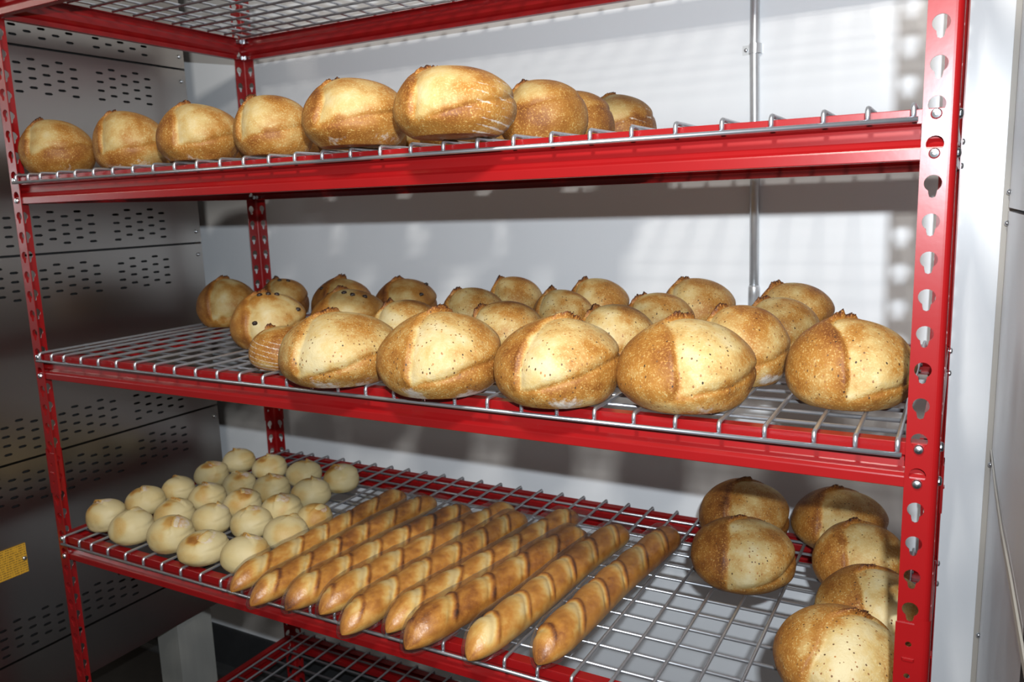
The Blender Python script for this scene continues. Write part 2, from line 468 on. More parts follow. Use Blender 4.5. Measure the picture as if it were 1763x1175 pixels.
def slotted_panel(zt, zb):
    m_ = MB()
    X = XO - OX
    zt -= 0.0025; zb += 0.0025
    y_prev = PY0
    for yc, high in cols:
        ya, yb = yc - 0.0158, yc + 0.0158
        if ya > y_prev + 1e-4:
            m_.quad((X, y_prev - OY, zb + FZ), (X, ya - OY, zb + FZ), (X, ya - OY, zt + FZ), (X, y_prev - OY, zt + FZ))
        y_prev = yb
        rows = [zt - (0.023 if high else 0.033) - 0.0196 * j for j in range(4)]
        rows += [zb + (0.0875 if high else 0.0775) - 0.0196 * j for j in range(4)]
        z_prev = zt
        for zr in rows:
            z1, z0 = zr + 0.0098, zr - 0.0098
            if z_prev > z1 + 1e-5:
                m_.quad((X, ya - OY, z1 + FZ), (X, yb - OY, z1 + FZ), (X, yb - OY, z_prev + FZ), (X, ya - OY, z_prev + FZ))
            z_prev = z0
            H, Rr = ray_ring(capsule_exit(0.0095, 0.0026), -0.0158, 0.0158, -0.0098, 0.0098, 16)
            nn = len(H)
            V = [(X, yc + a - OY, zr + b + FZ) for a, b in Rr] + [(X, yc + a - OY, zr + b + FZ) for a, b in H] + [(X - 0.004, yc + a - OY, zr + b + FZ) for a, b in H]
            F = []
            for i in range(nn):
                j = (i + 1) % nn
                F.append((i, j, nn + j, nn + i)); F.append((nn + i, nn + j, 2 * nn + j, 2 * nn + i))
            m_.add(V, F)
        if z_prev > zb:
            m_.quad((X, ya - OY, zb + FZ), (X, yb - OY, zb + FZ), (X, yb - OY, z_prev + FZ), (X, ya - OY, z_prev + FZ))
    m_.quad((X, y_prev - OY, zb + FZ), (X, PY1 - OY, zb + FZ), (X, PY1 - OY, zt + FZ), (X, y_prev - OY, zt + FZ))
    for (a, b) in (((PY0, zb), (PY1, zb)), ((PY1, zb), (PY1, zt)), ((PY1, zt), (PY0, zt)), ((PY0, zt), (PY0, zb))):
        m_.quad((X, a[0] - OY, a[1] + FZ), (X, b[0] - OY, b[1] + FZ), (X - 0.018, b[0] - OY, b[1] + FZ), (X - 0.018, a[0] - OY, a[1] + FZ))
    return mesh_obj('side_panel', m_.mesh('side_panel', fix=False), M_STEEL, t)


for a, b in zip(seams[:-1], seams[1:]):
    pnl = slotted_panel(a, b)
    for z in (a - 0.030, b + 0.030):
        mesh_obj('screw', screw_me, None, pnl, (XO - OX - 0.0005, 0.552 - OY, z + FZ)).rotation_euler = (0, 0, math.pi)
m_ = MB(); m_.box((XO - OX - 0.018, PY0 - OY, -1.228 + FZ), (XO - OX, PY1 - OY, -1.1125 + FZ)); mesh_obj('skirt_panel', m_.mesh('skirt_panel'), M_STEEL, t)
m_ = MB(); m_.box((-0.55, PY0 - OY + 0.002, -1.222 + FZ), (XO - OX - 0.019, PY1 - OY - 0.004, 0.66 + FZ)); mesh_obj('oven_body', m_.mesh('oven_body'), M_DARK, t)
pl_m = MB(); pl_m.box((-0.0012, -0.06, -0.033), (0.0012, 0.06, 0.033))
plate = mesh_obj('rating_plate', pl_m.mesh('rating_plate'), M_PLATE, t, (XO - OX + 0.0018, -0.045 - OY, -0.888 + FZ), label='small yellow plate with rows of fine print')
mesh_obj('rivet', screw_me, None, plate, (0.0, 0.054, 0.0)).rotation_euler = (0, 0, math.pi)
for ly in (0.381, -0.55):
    m_ = MB(); m_.box((-0.17 - 0.085 - OX, ly - OY, 0.0), (-0.17 - OX, ly + 0.111 - OY, -1.222 + FZ)); mesh_obj('leg', m_.mesh('leg'), M_LEG, t)

# ------------------------------------------------------------------ rack
rack = thing('shelving_rack', 'red steel boltless shelving rack holding the bread', 'rack', (W / 2, D / 2, 0))
RX, RY = W / 2, D / 2
P_ = 0.0381
SHELVES = [0.2635, -0.0795, -0.4225, -0.8035, -1.337]     # top of each beam
POST_TOP = 0.40


def key_exit(c, s):
    # origin sits 3 mm below the round hole's centre
    best = circ_exit(c, s, 0, 0.003, 0.0082)
    hw = 0.0038; zc = -0.0078
    best = max(best, circ_exit(c, s, 0, zc, hw))
    if abs(c) > 1e-9:
        tt = hw / abs(c)
        if zc <= s * tt <= 0.003: best = max(best, tt)
    return best


KH, KR = ray_ring(key_exit, -0.0117, 0.0125, -0.01905, 0.01905, 24)
TH = 0.0018


def post_mesh():
    """outer corner at the origin, flanges along +X and +Y"""
    m_ = MB()
    nn = len(KH)

    def emit(P2):   # P2(u, w, depth): u distance from corner along flange, depth inwards
        i = -10
        while True:
            zc = -i * P_ - 0.003
            z0 = zc - 0.01905; z1 = zc + 0.01905
            if z0 < -FZ: break
            uc = 0.0197
            V = []
            for dpt in (0.0, TH):
                V += [P2(uc + a, zc + b + FZ, dpt) for a, b in KR] + [P2(uc + a, zc + b + FZ, dpt) for a, b in KH]
            F = []
            for k in range(nn):
                j = (k + 1) % nn
                F.append((k, j, nn + j, nn + k))
                F.append((2 * nn + k, 3 * nn + k, 3 * nn + j, 2 * nn + j))
                F.append((nn + k, nn + j, 3 * nn + j, 3 * nn + k))
            m_.add(V, F)
            i += 1
        zb, zt = z1 + FZ, -(-10) * P_ - 0.003 + 0.01905 + FZ
        # plain foot below the last hole
        for dpt in (0.0, TH):
            m_.quad(P2(0.008, 0.0, dpt), P2(0.0322, 0.0, dpt), P2(0.0322, z1 + FZ, dpt), P2(0.008, z1 + FZ, dpt))
        m_.quad(P2(0.0322, 0.0, 0), P2(0.0322, 0.0, TH), P2(0.0322, zt, TH), P2(0.0322, zt, 0))
        return zt
    emit(lambda u, w, d: (u, d, w))
    zt = emit(lambda u, w, d: (d, u, w))
    arc_o = [(0.008 - 0.008 * math.sin(a), 0.008 - 0.008 * math.cos(a)) for a in [k * math.pi / 12 for k in range(7)]]
    ri = 0.008 - TH
    arc_i = [(0.008 - ri * math.sin(a), 0.008 - ri * math.cos(a)) for a in [k * math.pi / 12 for k in range(7)]]
    for arc in (arc_o, arc_i):
        for a, b in zip(arc[:-1], arc[1:]):
            m_.quad((a[0], a[1], 0), (b[0], b[1], 0), (b[0], b[1], zt), (a[0], a[1], zt))
    return m_.mesh('upright_post', fix=True), zt


post_me, _zt = post_mesh()
post_me.materials.append(M_RED)


def splice_mesh():
    m_ = MB()
    o = -0.0016
    z0, z1 = -0.712 + FZ, -0.626 + FZ

    def flange(P2):
        zc_list = [(-0.650, 0.0032), (-0.688, 0.0032)]
        zt = z1
        for k, (zc, r) in enumerate(zc_list):
            top = zt; bot = (-0.668 + FZ) if k == 0 else z0
            zm = zc + FZ
            H, Rr = ray_ring(lambda c, s: r, -0.0122, 0.0136, bot - zm, top - zm, 16)
            nn = len(H)
            V = []
            for dpt in (o, 0.0):
                V += [P2(0.0197 + a, zm + b, dpt) for a, b in Rr] + [P2(0.0197 + a, zm + b, dpt) for a, b in H]
            F = []
            for i in range(nn):
                j = (i + 1) % nn
                F += [(i, j, nn + j, nn + i), (nn + i, nn + j, 3 * nn + j, 3 * nn + i)]
            m_.add(V, F)
            zt = bot
        m_.quad(P2(0.0075, z1, o), P2(0.0333, z1, o), P2(0.0333, z1, 0), P2(0.0075, z1, 0))
        m_.quad(P2(0.0333, z0, o), P2(0.0333, z1, o), P2(0.0333, z1, TH + .001), P2(0.0333, z0, TH + .001))
        # small pressed lug between the holes
        a, b = -0.670 + FZ, -0.666 + FZ
        m_.add([P2(0.013, a, o), P2(0.026, a, o), P2(0.026, b, o), P2(0.013, b, o), P2(0.0145, a + 0.0008, o - 0.0018), P2(0.0245, a + 0.0008, o - 0.0018), P2(0.0245, b - 0.0005, o - 0.0018), P2(0.0145, b - 0.0005, o - 0.0018)],
               [(4, 5, 6, 7), (0, 1, 5, 4), (1, 2, 6, 5), (2, 3, 7, 6), (3, 0, 4, 7)])
    flange(lambda u, w, d: (u, d, w)); flange(lambda u, w, d: (d, u, w))
    R0 = 0.0075 - o
    arc = [(0.0075 - R0 * math.sin(a), 0.0075 - R0 * math.cos(a)) for a in [k * math.pi / 12 for k in range(7)]]
    for a, b in zip(arc[:-1], arc[1:]):
        m_.quad((a[0], a[1], z0), (b[0], b[1], z0), (b[0], b[1], z1 + 0.006), (a[0], a[1], z1 + 0.006))
    m_.quad((0.0075, o, z1), (0.015, o, z1), (0.011, o, z1 + 0.006), (0.0075, o, z1 + 0.006))
    return m_.mesh('splice_plate', fix=True)


splice_me = splice_mesh(); splice_me.materials.append(M_RED)
m_ = MB()
prof_b = [(0.0, 0.0), (0.0, 0.0052), (-0.0012, 0.0052), (-0.0030, 0.0040), (-0.0036, 0.0)]
m_.tube([(0, 0.016, 0), (0, 0.0, 0), (0, -0.001, 0), (0, -0.0028, 0), (0, -0.0036, 0)], [0.0028, 0.0053, 0.0053, 0.0042, 0.0012], 14)
m_.tube([(0, 0.0150, 0), (0, 0.0105, 0)], 0.0052, 6)
bolt_me = m_.mesh('bolt', False); bolt_me.materials.append(M_BOLT)

for (ox, oy, sx, sy) in ((0, 0, 1, 1), (W, 0, -1, 1), (0, D, 1, -1), (W, D, -1, -1)):
    def mir(me):
        k = (sx, sy)
        if k == (1, 1): return me
        nm = me.copy()
        nm.transform(Matrix.Diagonal((sx, sy, 1, 1)))
        if sx * sy < 0: nm.flip_normals()
        return nm
    po = mesh_obj('upright_post', mir(post_me), None, rack, (ox - RX, oy - RY, 0))
    mesh_obj('splice_plate', mir(splice_me), None, po)
    for A in SHELVES:
        for zb in (A - 0.0058, A - 0.0058 - P_):
            b = mesh_obj('bolt', bolt_me, None, rack, (ox + sx * 0.0197 - RX, oy - RY - sy * 0.0002, zb + FZ))
            b.rotation_euler = (0, 0, 0 if sy > 0 else math.pi)
            b = mesh_obj('bolt', bolt_me, None, rack, (ox - RX - sx * 0.0002, oy + sy * 0.0197 - RY, zb + FZ))
            b.rotation_euler = (0, 0, -math.pi / 2 if sx > 0 else math.pi / 2)

# beam section (depth inwards, height below the top edge)
BPROF = [(0.020, 0.0), (0.0035, 0.0), (0.0030, -0.0006), (0.0030, -0.0140), (0.0110, -0.0165), (0.0115, -0.0190), (0.0100, -0.0290), (0.0060, -0.0345), (0.0026, -0.0375), (0.0022, -0.0390), (0.0022, -0.0492), (0.0030, -0.0500), (0.0160, -0.0500)]


def beam_mesh(length):
    m_ = MB()
    n = len(BPROF); t_ = 0.0012
    ins = []
    for i, (y, z) in enumerate(BPROF):
        a = BPROF[max(i - 1, 0)]; b = BPROF[min(i + 1, n - 1)]
        dx, dz = b[0] - a[0], b[1] - a[1]; l_ = math.hypot(dx, dz)
        ins.append((y - dz / l_ * t_, z + dx / l_ * t_))
    V = []
    for x in (-length / 2, length / 2):
        V += [(x, y, z) for y, z in BPROF] + [(x, y, z) for y, z in ins]
    F = []
    for i in range(n - 1):
        F += [(i, i + 1, 2 * n + i + 1, 2 * n + i), (n + i, 3 * n + i, 3 * n + i + 1, n + i + 1)]
        F += [(i, n + i, n + i + 1, i + 1), (2 * n + i, 2 * n + i + 1, 3 * n + i + 1, 3 * n + i)]
    F += [(0, 2 * n, 3 * n, n), (n - 1, 2 * n - 1, 4 * n - 1, 3 * n - 1)]
    m_.add(V, F)
    return m_.mesh('shelf_beam', fix=True)


long_me = beam_mesh(W - 0.006); long_me.materials.append(M_RED)
end_me = beam_mesh(D - 0.05); end_me.materials.append(M_RED)
for A in SHELVES:
    for (x, y, r, me, nm) in ((W / 2, 0, 0, long_me, 'shelf_beam'), (W / 2, D, math.pi, long_me, 'shelf_beam'), (0, D / 2, -math.pi / 2, end_me, 'end_beam'), (W, D / 2, math.pi / 2, end_me, 'end_beam')):
        o = mesh_obj(nm, me, None, rack, (x - RX, y - RY, A + FZ)); o.rotation_euler = (0, 0, r)

# ------------------------------------------------------------------ wire decks
WR = 0.0027
wx = [0.0373, 0.0761, 0.1145] + [0.1145 + (1.4778 - 0.1145) * k / 26 for k in range(1, 27)] + [1.5205, 1.5625]
DY0, DY1 = -0.0066, D + 0.0066
m_ = MB()
hook = [(DY0, -0.0125), (DY0, -0.0005), (DY0 + 0.0010, 0.0022), (DY0 + 0.0035, 0.0038), (DY0 + 0.0065, 0.0040)]
pts = [(0, y, z) for y, z in hook] + [(0, D / 2, 0.0038)] + [(0, D - y, z) for y, z in hook[::-1]]
m_.tube(pts, WR, 8); long_wire = m_.mesh('wire', True); long_wire.materials.append(M_ZINC)
m_ = MB(); m_.tube([(wx[0] - 0.004, 0, 0), (0.8, 0, 0), (wx[-1] + 0.004, 0, 0)], WR, 8); cross_wire = m_.mesh('cross_wire', True); cross_wire.materials.append(M_ZINC)
dk = [('wire deck on the top shelf, seen from below against the wall', 0.0), ('wire deck of the shelf holding the plain round loaves, below the top one', 0.0),
      ('wire deck of the middle shelf, under the seeded and raisin loaves', 0.0), ('wire deck of the lower shelf under rolls and baguettes', 0.0), ('empty wire deck of the bottom shelf near the floor', 0.0)]
for A, (lab, dx) in zip(SHELVES, dk):
    d_ = thing('wire_deck', lab, 'shelf', (dx, 0, A + FZ))
    for x in wx:
        mesh_obj('wire', long_wire, None, d_, (x + random.uniform(-0.0006, 0.0006) + (0.011 if A == SHELVES[3] and 0.05 < x < 1.5 else 0.0), 0, 0))
    for k in range(12):
        mesh_obj('cross_wire', cross_wire, None, d_, (0, 0.045 + 0.0493 * k, 0.0038 - 2 * WR + 0.0006))
    for y in (DY0 - 2 * WR + 0.0010, DY1 + 2 * WR - 0.0010):
        mesh_obj('edge_wire', cross_wire, None, d_, (0, y, -0.0105))

# ------------------------------------------------------------------ bread
BREAD = {
    'U1': (0.0652, 0.0649, 0.0651, 0.1008),
    'U2': (0.275, 0.0684, 0.0646, 0.0994),
    'U3': (0.4922, 0.0399, 0.0652, 0.0912),
    'U4': (0.6502, 0.0506, 0.061, 0.0928),
    'U5': (0.852, 0.0078, 0.0715, 0.093),
    'U6': (1.0356, -0.0199, 0.0771, 0.0864),
    'U7': (1.033, 0.2349, 0.0674, 0.0986),
    'U8': (1.0159, 0.3849, 0.0701, 0.0986),
    'U9': (1.0407, 0.5299, 0.0699, 0.1023),
    'M1': (0.787, 0.0133, 0.0915, 0.1023),
    'M2': (0.9723, 0.0128, 0.0885, 0.1091),
    'M3': (1.1505, 0.0257, 0.0855, 0.1062),
    'M4': (1.3128, 0.0614, 0.0855, 0.1061),
    'M5': (1.4942, 0.1432, 0.0772, 0.1021),
    'M6': (0.6224, 0.0604, 0.058, 0.0674),
    'M7': (0.4412, 0.2077, 0.0726, 0.1017),
    'M8': (0.548, 0.32, 0.0731, 0.0985),
    'M9': (0.7253, 0.2699, 0.0636, 0.0891),
    'M10': (0.9344, 0.2699, 0.0647, 0.0931),
    'M11': (1.1328, 0.2698, 0.0625, 0.0934),
    'M12': (1.3482, 0.212, 0.0631, 0.1061),
    'M13': (0.1248, 0.3919, 0.068, 0.1052),
    'M14': (0.1647, 0.53, 0.0609, 0.0931),
    'M15': (0.3371, 0.5399, 0.0693, 0.0948),
    'M16': (0.5264, 0.5399, 0.0724, 0.0978),
    'M17': (0.7736, 0.42, 0.0636, 0.0965),
    'M18': (0.7907, 0.5601, 0.0598, 0.1051),
    'M19': (0.968, 0.42, 0.0599, 0.0964),
    'M20': (0.9824, 0.5501, 0.0627, 0.1054),
    'M21': (1.1549, 0.42, 0.0627, 0.0955),
    'M22': (1.1796, 0.56, 0.071, 0.1074),
    'M23': (1.3609, 0.4049, 0.0619, 0.0948),
    'M24': (1.3579, 0.5449, 0.0677, 0.1037),
    'L1': (1.2772, 0.545, 0.0833, 0.1114),
    'L2': (1.3129, 0.3803, 0.0842, 0.102),
    'L3': (1.4356, 0.6002, 0.0806, 0.0995),
    'L4': (1.4929, 0.427, 0.0736, 0.1076),
    'L5': (1.5203, 0.2753, 0.0751, 0.1013),
    'L6': (1.4952, 0.1221, 0.079, 0.1055),
    'B1': (0.0813, 0.0611, 0.0405, 0.0591),
    'B2': (0.0783, 0.1581, 0.0413, 0.0551),
    'B3': (0.1917, 0.0416, 0.0414, 0.0616),
    'B4': (0.1992, 0.1351, 0.0412, 0.0537),
    'B5': (0.2972, 0.049, 0.0433, 0.0644),
    'B6': (0.3994, 0.0391, 0.0456, 0.0546),
    'B7': (0.3012, 0.1448, 0.0391, 0.0559),
    'B8': (0.4986, 0.0491, 0.0432, 0.059),
    'B9': (0.3901, 0.1657, 0.0422, 0.0548),
    'B10': (0.494, 0.1565, 0.0445, 0.0563),
    'B11': (0.0838, 0.2377, 0.0367, 0.0527),
    'B12': (0.1861, 0.232, 0.0396, 0.0536),
    'B13': (0.2895, 0.2365, 0.0406, 0.0547),
    'B14': (0.3925, 0.2458, 0.0426, 0.0549),
    'B15': (0.0702, 0.3457, 0.0403, 0.0535),
    'B16': (0.1904, 0.3191, 0.0383, 0.0537),
    'B17': (0.2784, 0.3292, 0.043, 0.0548),
    'B18': (0.3858, 0.3413, 0.0432, 0.0582),
    'B19': (0.048, 0.4487, 0.0401, 0.0531),
    'B20': (0.162, 0.4415, 0.041, 0.0539),
    'B21': (0.2751, 0.4393, 0.0425, 0.0541),
    'B22': (0.384, 0.444, 0.0417, 0.0587),
    'B23': (0.487, 0.243, 0.037, 0.05),
}

ZB = {'U': -0.0795 + 0.0067, 'M': -0.4225 + 0.0067, 'L': -0.8035 + 0.0067, 'B': -0.8035 + 0.0067}


def ico(sub):
    bm = bmesh.new(); bmesh.ops.create_icosphere(bm, subdivisions=sub, radius=1.0)
    V = np.array([v.co[:] for v in bm.verts]); F = np.array([[v.index for v in f.verts] for f in bm.faces])
    bm.free(); return V, F


ICO6 = ico(6); ICO7 = None
ICO5 = ico(5)


class Noise:
    """smooth pseudo-noise: sums of random sines on 3-D points (about -1..1)"""
    def __init__(s, freq, n=14):
        k = rng.normal(size=(n, 3)); k /= np.linalg.norm(k, axis=1)[:, None]
        s.k = k * (freq * rng.uniform(0.6, 1.5, size=(n, 1))); s.p = rng.uniform(0, 6.28, n)

    def __call__(s, P):
        return np.sin(P @ s.k.T + s.p).sum(1) / math.sqrt(len(s.p)) * 0.9


def smooth(x, a, b):
    t = np.clip((x - a) / (b - a), 0, 1); return t * t * (3 - 2 * t)


def set_attr(me, **kw):
    for k, v in kw.items():
        at = me.attributes.new(k, 'FLOAT', 'POINT'); at.data.foreach_set('value', np.asarray(v, dtype=np.float32))


class Boule:
    def __init__(s, r, h, score, bound, lump=0.036, ear=1.0, brown=0.0, flourb=0.32, stripes=0.0, pale=0.0, bend=1.15, sx=0.0):
        s.r, s.h = r, h
        s.a0, s.a1 = [2 * q - 1 for q in score]          # at the crown, at the front foot (view fractions)
        s.b0, s.b1 = [2 * q - 1 for q in bound]          # height where the opening starts / at the right side
        s.n1 = Noise(2.2); s.n2 = Noise(6); s.n3 = Noise(16); s.nt = Noise(3.2); s.nt2 = Noise(9)
        s.lump, s.ear, s.brown, s.flourb, s.stripes, s.pale, s.bend, s.sx = lump, ear, brown, flourb, stripes, pale, bend, sx

    def curve(s, y):   # runs up from the front, then bends to the right over the crown
        return s.a0 + (s.a1 - s.a0) * np.clip(-y, 0, 1.0) + s.bend * np.clip(y + 0.22, 0, 1.2) ** 1.25

    def sa(s, d):   # >0 right of the score
        return d[:, 0] - s.curve(d[:, 1]) + 0.03 * s.n2(d)

    def sb(s, d):   # >0 above the lower edge of the opening
        x = d[:, 0]
        hz = s.b0 + (s.b1 - s.b0) * np.clip((x - s.a1) / (1 - s.a1 + 1e-6), -0.3, 1.1)
        return (d[:, 2] - hz) + 0.04 * s.n2(d + 3.1)

    def pos(s, d):
        k = 0.36; zc = k * s.h
        dz = d[:, 2]
        z = np.where(dz > 0, zc + (s.h - zc) * np.abs(dz) ** 0.95, zc - zc * np.minimum(1, np.abs(np.minimum(dz, 0)) / 0.68) ** 0.9)
        rr = s.r * (1 + s.lump * s.n1(d) * smooth(dz, -0.6, -0.2) + 0.013 * s.n2(d) + 0.0045 * s.n3(d))
        a, b = s.sa(d), s.sb(d)
        opn = smooth(b, -0.05, 0.18)
        rt = smooth(a, -0.045, 0.055)
        step = -0.075 * np.exp(-np.maximum(a, 0) / 0.11) * rt + 0.040 * np.exp(-np.abs(np.minimum(a, 0)) / 0.26) * (1 - rt)
        step = step * opn * s.ear
        bulge = 0.05 * smooth(a, 0.05, 0.5) * smooth(b, -0.02, 0.25)
        low = -0.020 * np.exp(-(b / 0.05) ** 2) * smooth(a, -0.02, 0.1)
        f = 1 + (step + bulge + low) * smooth(dz, -0.45, 0.0)
        zf = 1 + (step * 0.8 + bulge * 0.35) * smooth(dz, 0.1, 0.6)
        peak = 0.075 * np.exp(-((d[:, 0] - s.a0 - 0.10) ** 2 + (d[:, 1] + 0.02) ** 2) / 0.16) * min(1.0, s.ear * 1.5)
        zz = np.where(dz > 0, zc + (z - zc) * (zf + peak - 0.02), z)
        return np.c_[d[:, 0] * rr * f, d[:, 1] * rr * f, zz]

    def tone(s, d):
        a, b = s.sa(d), s.sb(d)
        w = 0.05 * s.nt2(d * 1.7); op = smooth(a + w * 0.5, -0.03, 0.09) * smooth(b + w, -0.06, 0.16)
        crust = 0.47 + 0.10 * s.nt(d) + 0.06 * s.nt2(d) + 0.13 * np.exp(-((a + 0.05) / 0.09) ** 2) * (b > 0) + s.brown
        crust = crust - 0.06 * smooth(-d[:, 2], 0.0, 0.5)
        crumb = 0.13 + 0.06 * s.nt(d * 1.3) + 0.06 * s.nt2(d) + 0.04 * s.n3(d * 0.8) + 0.20 * smooth(d[:, 2], 0.5, 0.95) * (0.6 + 0.5 * s.nt2(d + 1)) - s.pale
        crumb = crumb + 0.22 * smooth(a, 0.45, 1.15) + 0.6 * s.brown + 0.16 * np.exp(-np.maximum(b, 0) / 0.05) * (a > 0.1)
        return crust * (1 - op) + crumb * op

    def flour(s, d):
        f = s.flourb * smooth(-d[:, 2], 0.10, 0.55) * np.clip(0.50 + 0.55 * s.n2(d * 1.3 + 2), 0, 1) + 0.25 * s.flourb * smooth(s.n2(d + 5), 0.4, 1.4) * (s.sb(d) < 0.05)
        f = np.where(d[:, 2] < -0.665, np.maximum(f, 0.34), f)
        b = s.sb(d); f = f + 0.30 * np.exp(-(b / 0.03) ** 2) * smooth(s.sa(d), 0.1, 0.3)
        if s.stripes:
            q = np.sin((d[:, 2] * 1.0 + 0.35 * d[:, 0]) * 34 + 1.2 * s.n1(d))
            f = f + s.stripes * smooth(q, 0.45, 0.95) * smooth(d[:, 0], s.sx, s.sx + 0.35) * smooth(0.75 - d[:, 2], 0, 0.2)
        return f

    def body(s, ic):
        V, F = ic
        me = np_mesh('crust', s.pos(V), F)
        set_attr(me, tone=s.tone(V), flour=s.flour(V))
        return me

    def ear_mesh(s, height=0.005, y0=-0.50, y1=0.30, n=72, dark=0.80):
        ys = np.linspace(y0, y1, n)
        x = s.curve(ys)
        for _ in range(3):
            zz = np.sqrt(np.clip(1 - x * x - ys * ys, 0.01, 1))
            d = np.c_[x, ys, zz]; d /= np.linalg.norm(d, axis=1)[:, None]
            x = x - 0.9 * s.sa(d)
        zz = np.sqrt(np.clip(1 - x * x - ys * ys, 0.01, 1))
        d = np.c_[x, ys, zz]; d /= np.linalg.norm(d, axis=1)[:, None]
        keep = s.sb(d) > -0.02
        d = d[keep]
        if len(d) < 8: return None
        n = len(d)
        tt = np.linspace(0, 1, n)
        prof = smooth(tt, 0.40, 0.68) * (1 - smooth(tt, 0.80, 1.0)) + 0.02
        rn = rng.normal(size=n) * smooth(tt, 0.35, 0.7)
        jag = 1 + 0.22 * rn + 0.22 * np.sin(tt * 31 + rng.uniform(0, 6)) * smooth(tt, 0.35, 0.7) + 0.30 * np.sin(tt * 13 + rng.uniform(0, 6)) + 0.25 * np.sin(tt * 6 + rng.uniform(0, 6))
        hh = height * prof * np.clip(jag, 0.25, 1.8)

        g = np.gradient(d[:, :2], axis=0); g = np.c_[g[:, 1], -g[:, 0], np.zeros(n)]
        g /= np.linalg.norm(g, axis=1)[:, None] + 1e-9      # towards the opening

        def off(dx):
            q = d + g * dx; return q / np.linalg.norm(q, axis=1)[:, None]
        P0 = s.pos(off(-0.13)); P1 = s.pos(off(-0.06)); P2 = s.pos(off(-0.012)); P4 = s.pos(off(0.03))
        nrm = P2 - np.array([0, 0, s.h * 0.35]); nrm /= np.linalg.norm(nrm, axis=1)[:, None]
        tang = g
        up = nrm * 0.85 + g * 0.35; up /= np.linalg.norm(up, axis=1)[:, None]
        P0 = P0 - nrm * 0.0012; P1 = P1 + up * (hh * 0.22)[:, None]
        T0 = P2 + up * (hh * 0.75)[:, None] - tang * 0.0012
        T1 = P2 + up * hh[:, None] + tang * 0.0022 * prof[:, None]
        T2 = P2 + up * (hh * 0.72)[:, None] + tang * 0.0036 * prof[:, None]
        B = P4 - nrm * 0.002
        bury = nrm * (0.0035 * (1 - np.clip(prof * 3, 0, 1)))[:, None]
        P0, P1, T0, T1, T2, B = [q - bury for q in (P0, P1, T0, T1, T2, B)]
        rows = [P0, P1, T0, T1, T2, B]
        tones = [0.50, 0.58, dark + 0.10, dark + 0.28, dark + 0.06, 0.30]
        m = len(rows)
        V = np.concatenate(rows); F = []
        for r_ in range(m - 1):
            for i in range(n - 1):
                F.append((r_ * n + i, r_ * n + i + 1, (r_ + 1) * n + i + 1, (r_ + 1) * n + i))
        me = np_mesh('ear', V, F)
        tone = np.concatenate([np.full(n, q) + (0.03 * rng.normal(size=n)) for q in tones])
        endf = np.tile(1 - prof, m)
        tone = tone * (1 - 0.8 * endf) + 0.42 * 0.8 * endf
        set_attr(me, tone=tone, flour=np.zeros(len(V)))
        return me


def place_angle(X, Y):
    v = Vector((CAM.x - X, CAM.y - Y)); return math.atan2(v.y, v.x) + math.pi / 2


def lump_mesh(r, seed):
    bm = bmesh.new(); bmesh.ops.create_icosphere(bm, subdivisions=2, radius=r)
    rr = random.Random(seed)
    for v in bm.verts: v.co *= 1 + rr.uniform(-0.16, 0.16); v.co.z *= 0.8
    me = bpy.data.meshes.new('raisin'); bm.to_mesh(me); bm.free()
    me.polygons.foreach_set('use_smooth', [True] * len(me.polygons)); me.materials.append(M_RAISIN)
    return me


RAISINS = [lump_mesh(0.0052, k) for k in range(3)]


def loaf(key, label, mat, score, bound, group, ear_h=0.0060, raisins=(), **kw):
    X, Y, r, h = BREAD[key]
    z = ZB[key[0]]
    t = thing('round_loaf', label, 'bread', (X, Y, z + FZ), place_angle(X, Y), group)
    b = Boule(r, h, score, bound, **kw)
    mesh_obj('crust', b.body(ICO6), mat, t)
    e = b.ear_mesh(ear_h)
    if e: mesh_obj('ear', e, mat, t, label='dark torn ridge along the score')
    for i, (fx, fz) in enumerate(raisins):
        x = 2 * fx - 1; zz = fz
        yy = -math.sqrt(max(0.02, 1 - x * x - zz * zz))
        d = np.array([[x, yy, zz]]); d /= np.linalg.norm(d)
        p = b.pos(d)[0]
        mesh_obj('raisin', RAISINS[i % 3], None, t, tuple(p))
    return t


G_U = 'plain round loaves on the upper shelf'
UP = [
    ('U1', 'pale plain round loaf leftmost on the upper shelf, next to the left front post', (.17, .10), (.45, .62), {}),
    ('U2', 'plain round loaf second from the left on the upper shelf', (.22, .06), (.40, .55), {}),
    ('U3', 'plain round loaf third from the left on the upper shelf', (.25, .20), (.36, .58), {}),
    ('U4', 'plain round loaf fourth from the left on the upper shelf', (.14, .05), (.38, .58), {}),
    ('U5', 'large plain round loaf fifth from the left on the upper shelf', (.20, .14), (.40, .60), {}),
    ('U6', 'largest plain round loaf on the upper shelf, flour rings on its right shoulder', (.20, .16), (.34, .62), dict(stripes=0.55)),
    ('U7', 'evenly brown plain loaf just right of and behind the largest loaf on the upper shelf', (.16, .05), (.60, .8), dict(brown=0.05)),
    ('U8', 'plain loaf mostly hidden, second from the right end of the upper row', (.16, .05), (.55, .75), dict(brown=0.05)),
    ('U9', 'rearmost plain loaf at the right end of the upper row, thin flour lines', (.30, .2), (.5, .7), dict(stripes=0.5, brown=0.06)),
]
for k, lab, sc, bo, kw in UP:
    kw['brown'] = kw.get('brown', 0.0) + 0.05
    loaf(k, lab, M_PLAIN, sc, bo, G_U, ear_h=0.0048, flourb=0.5, **kw)

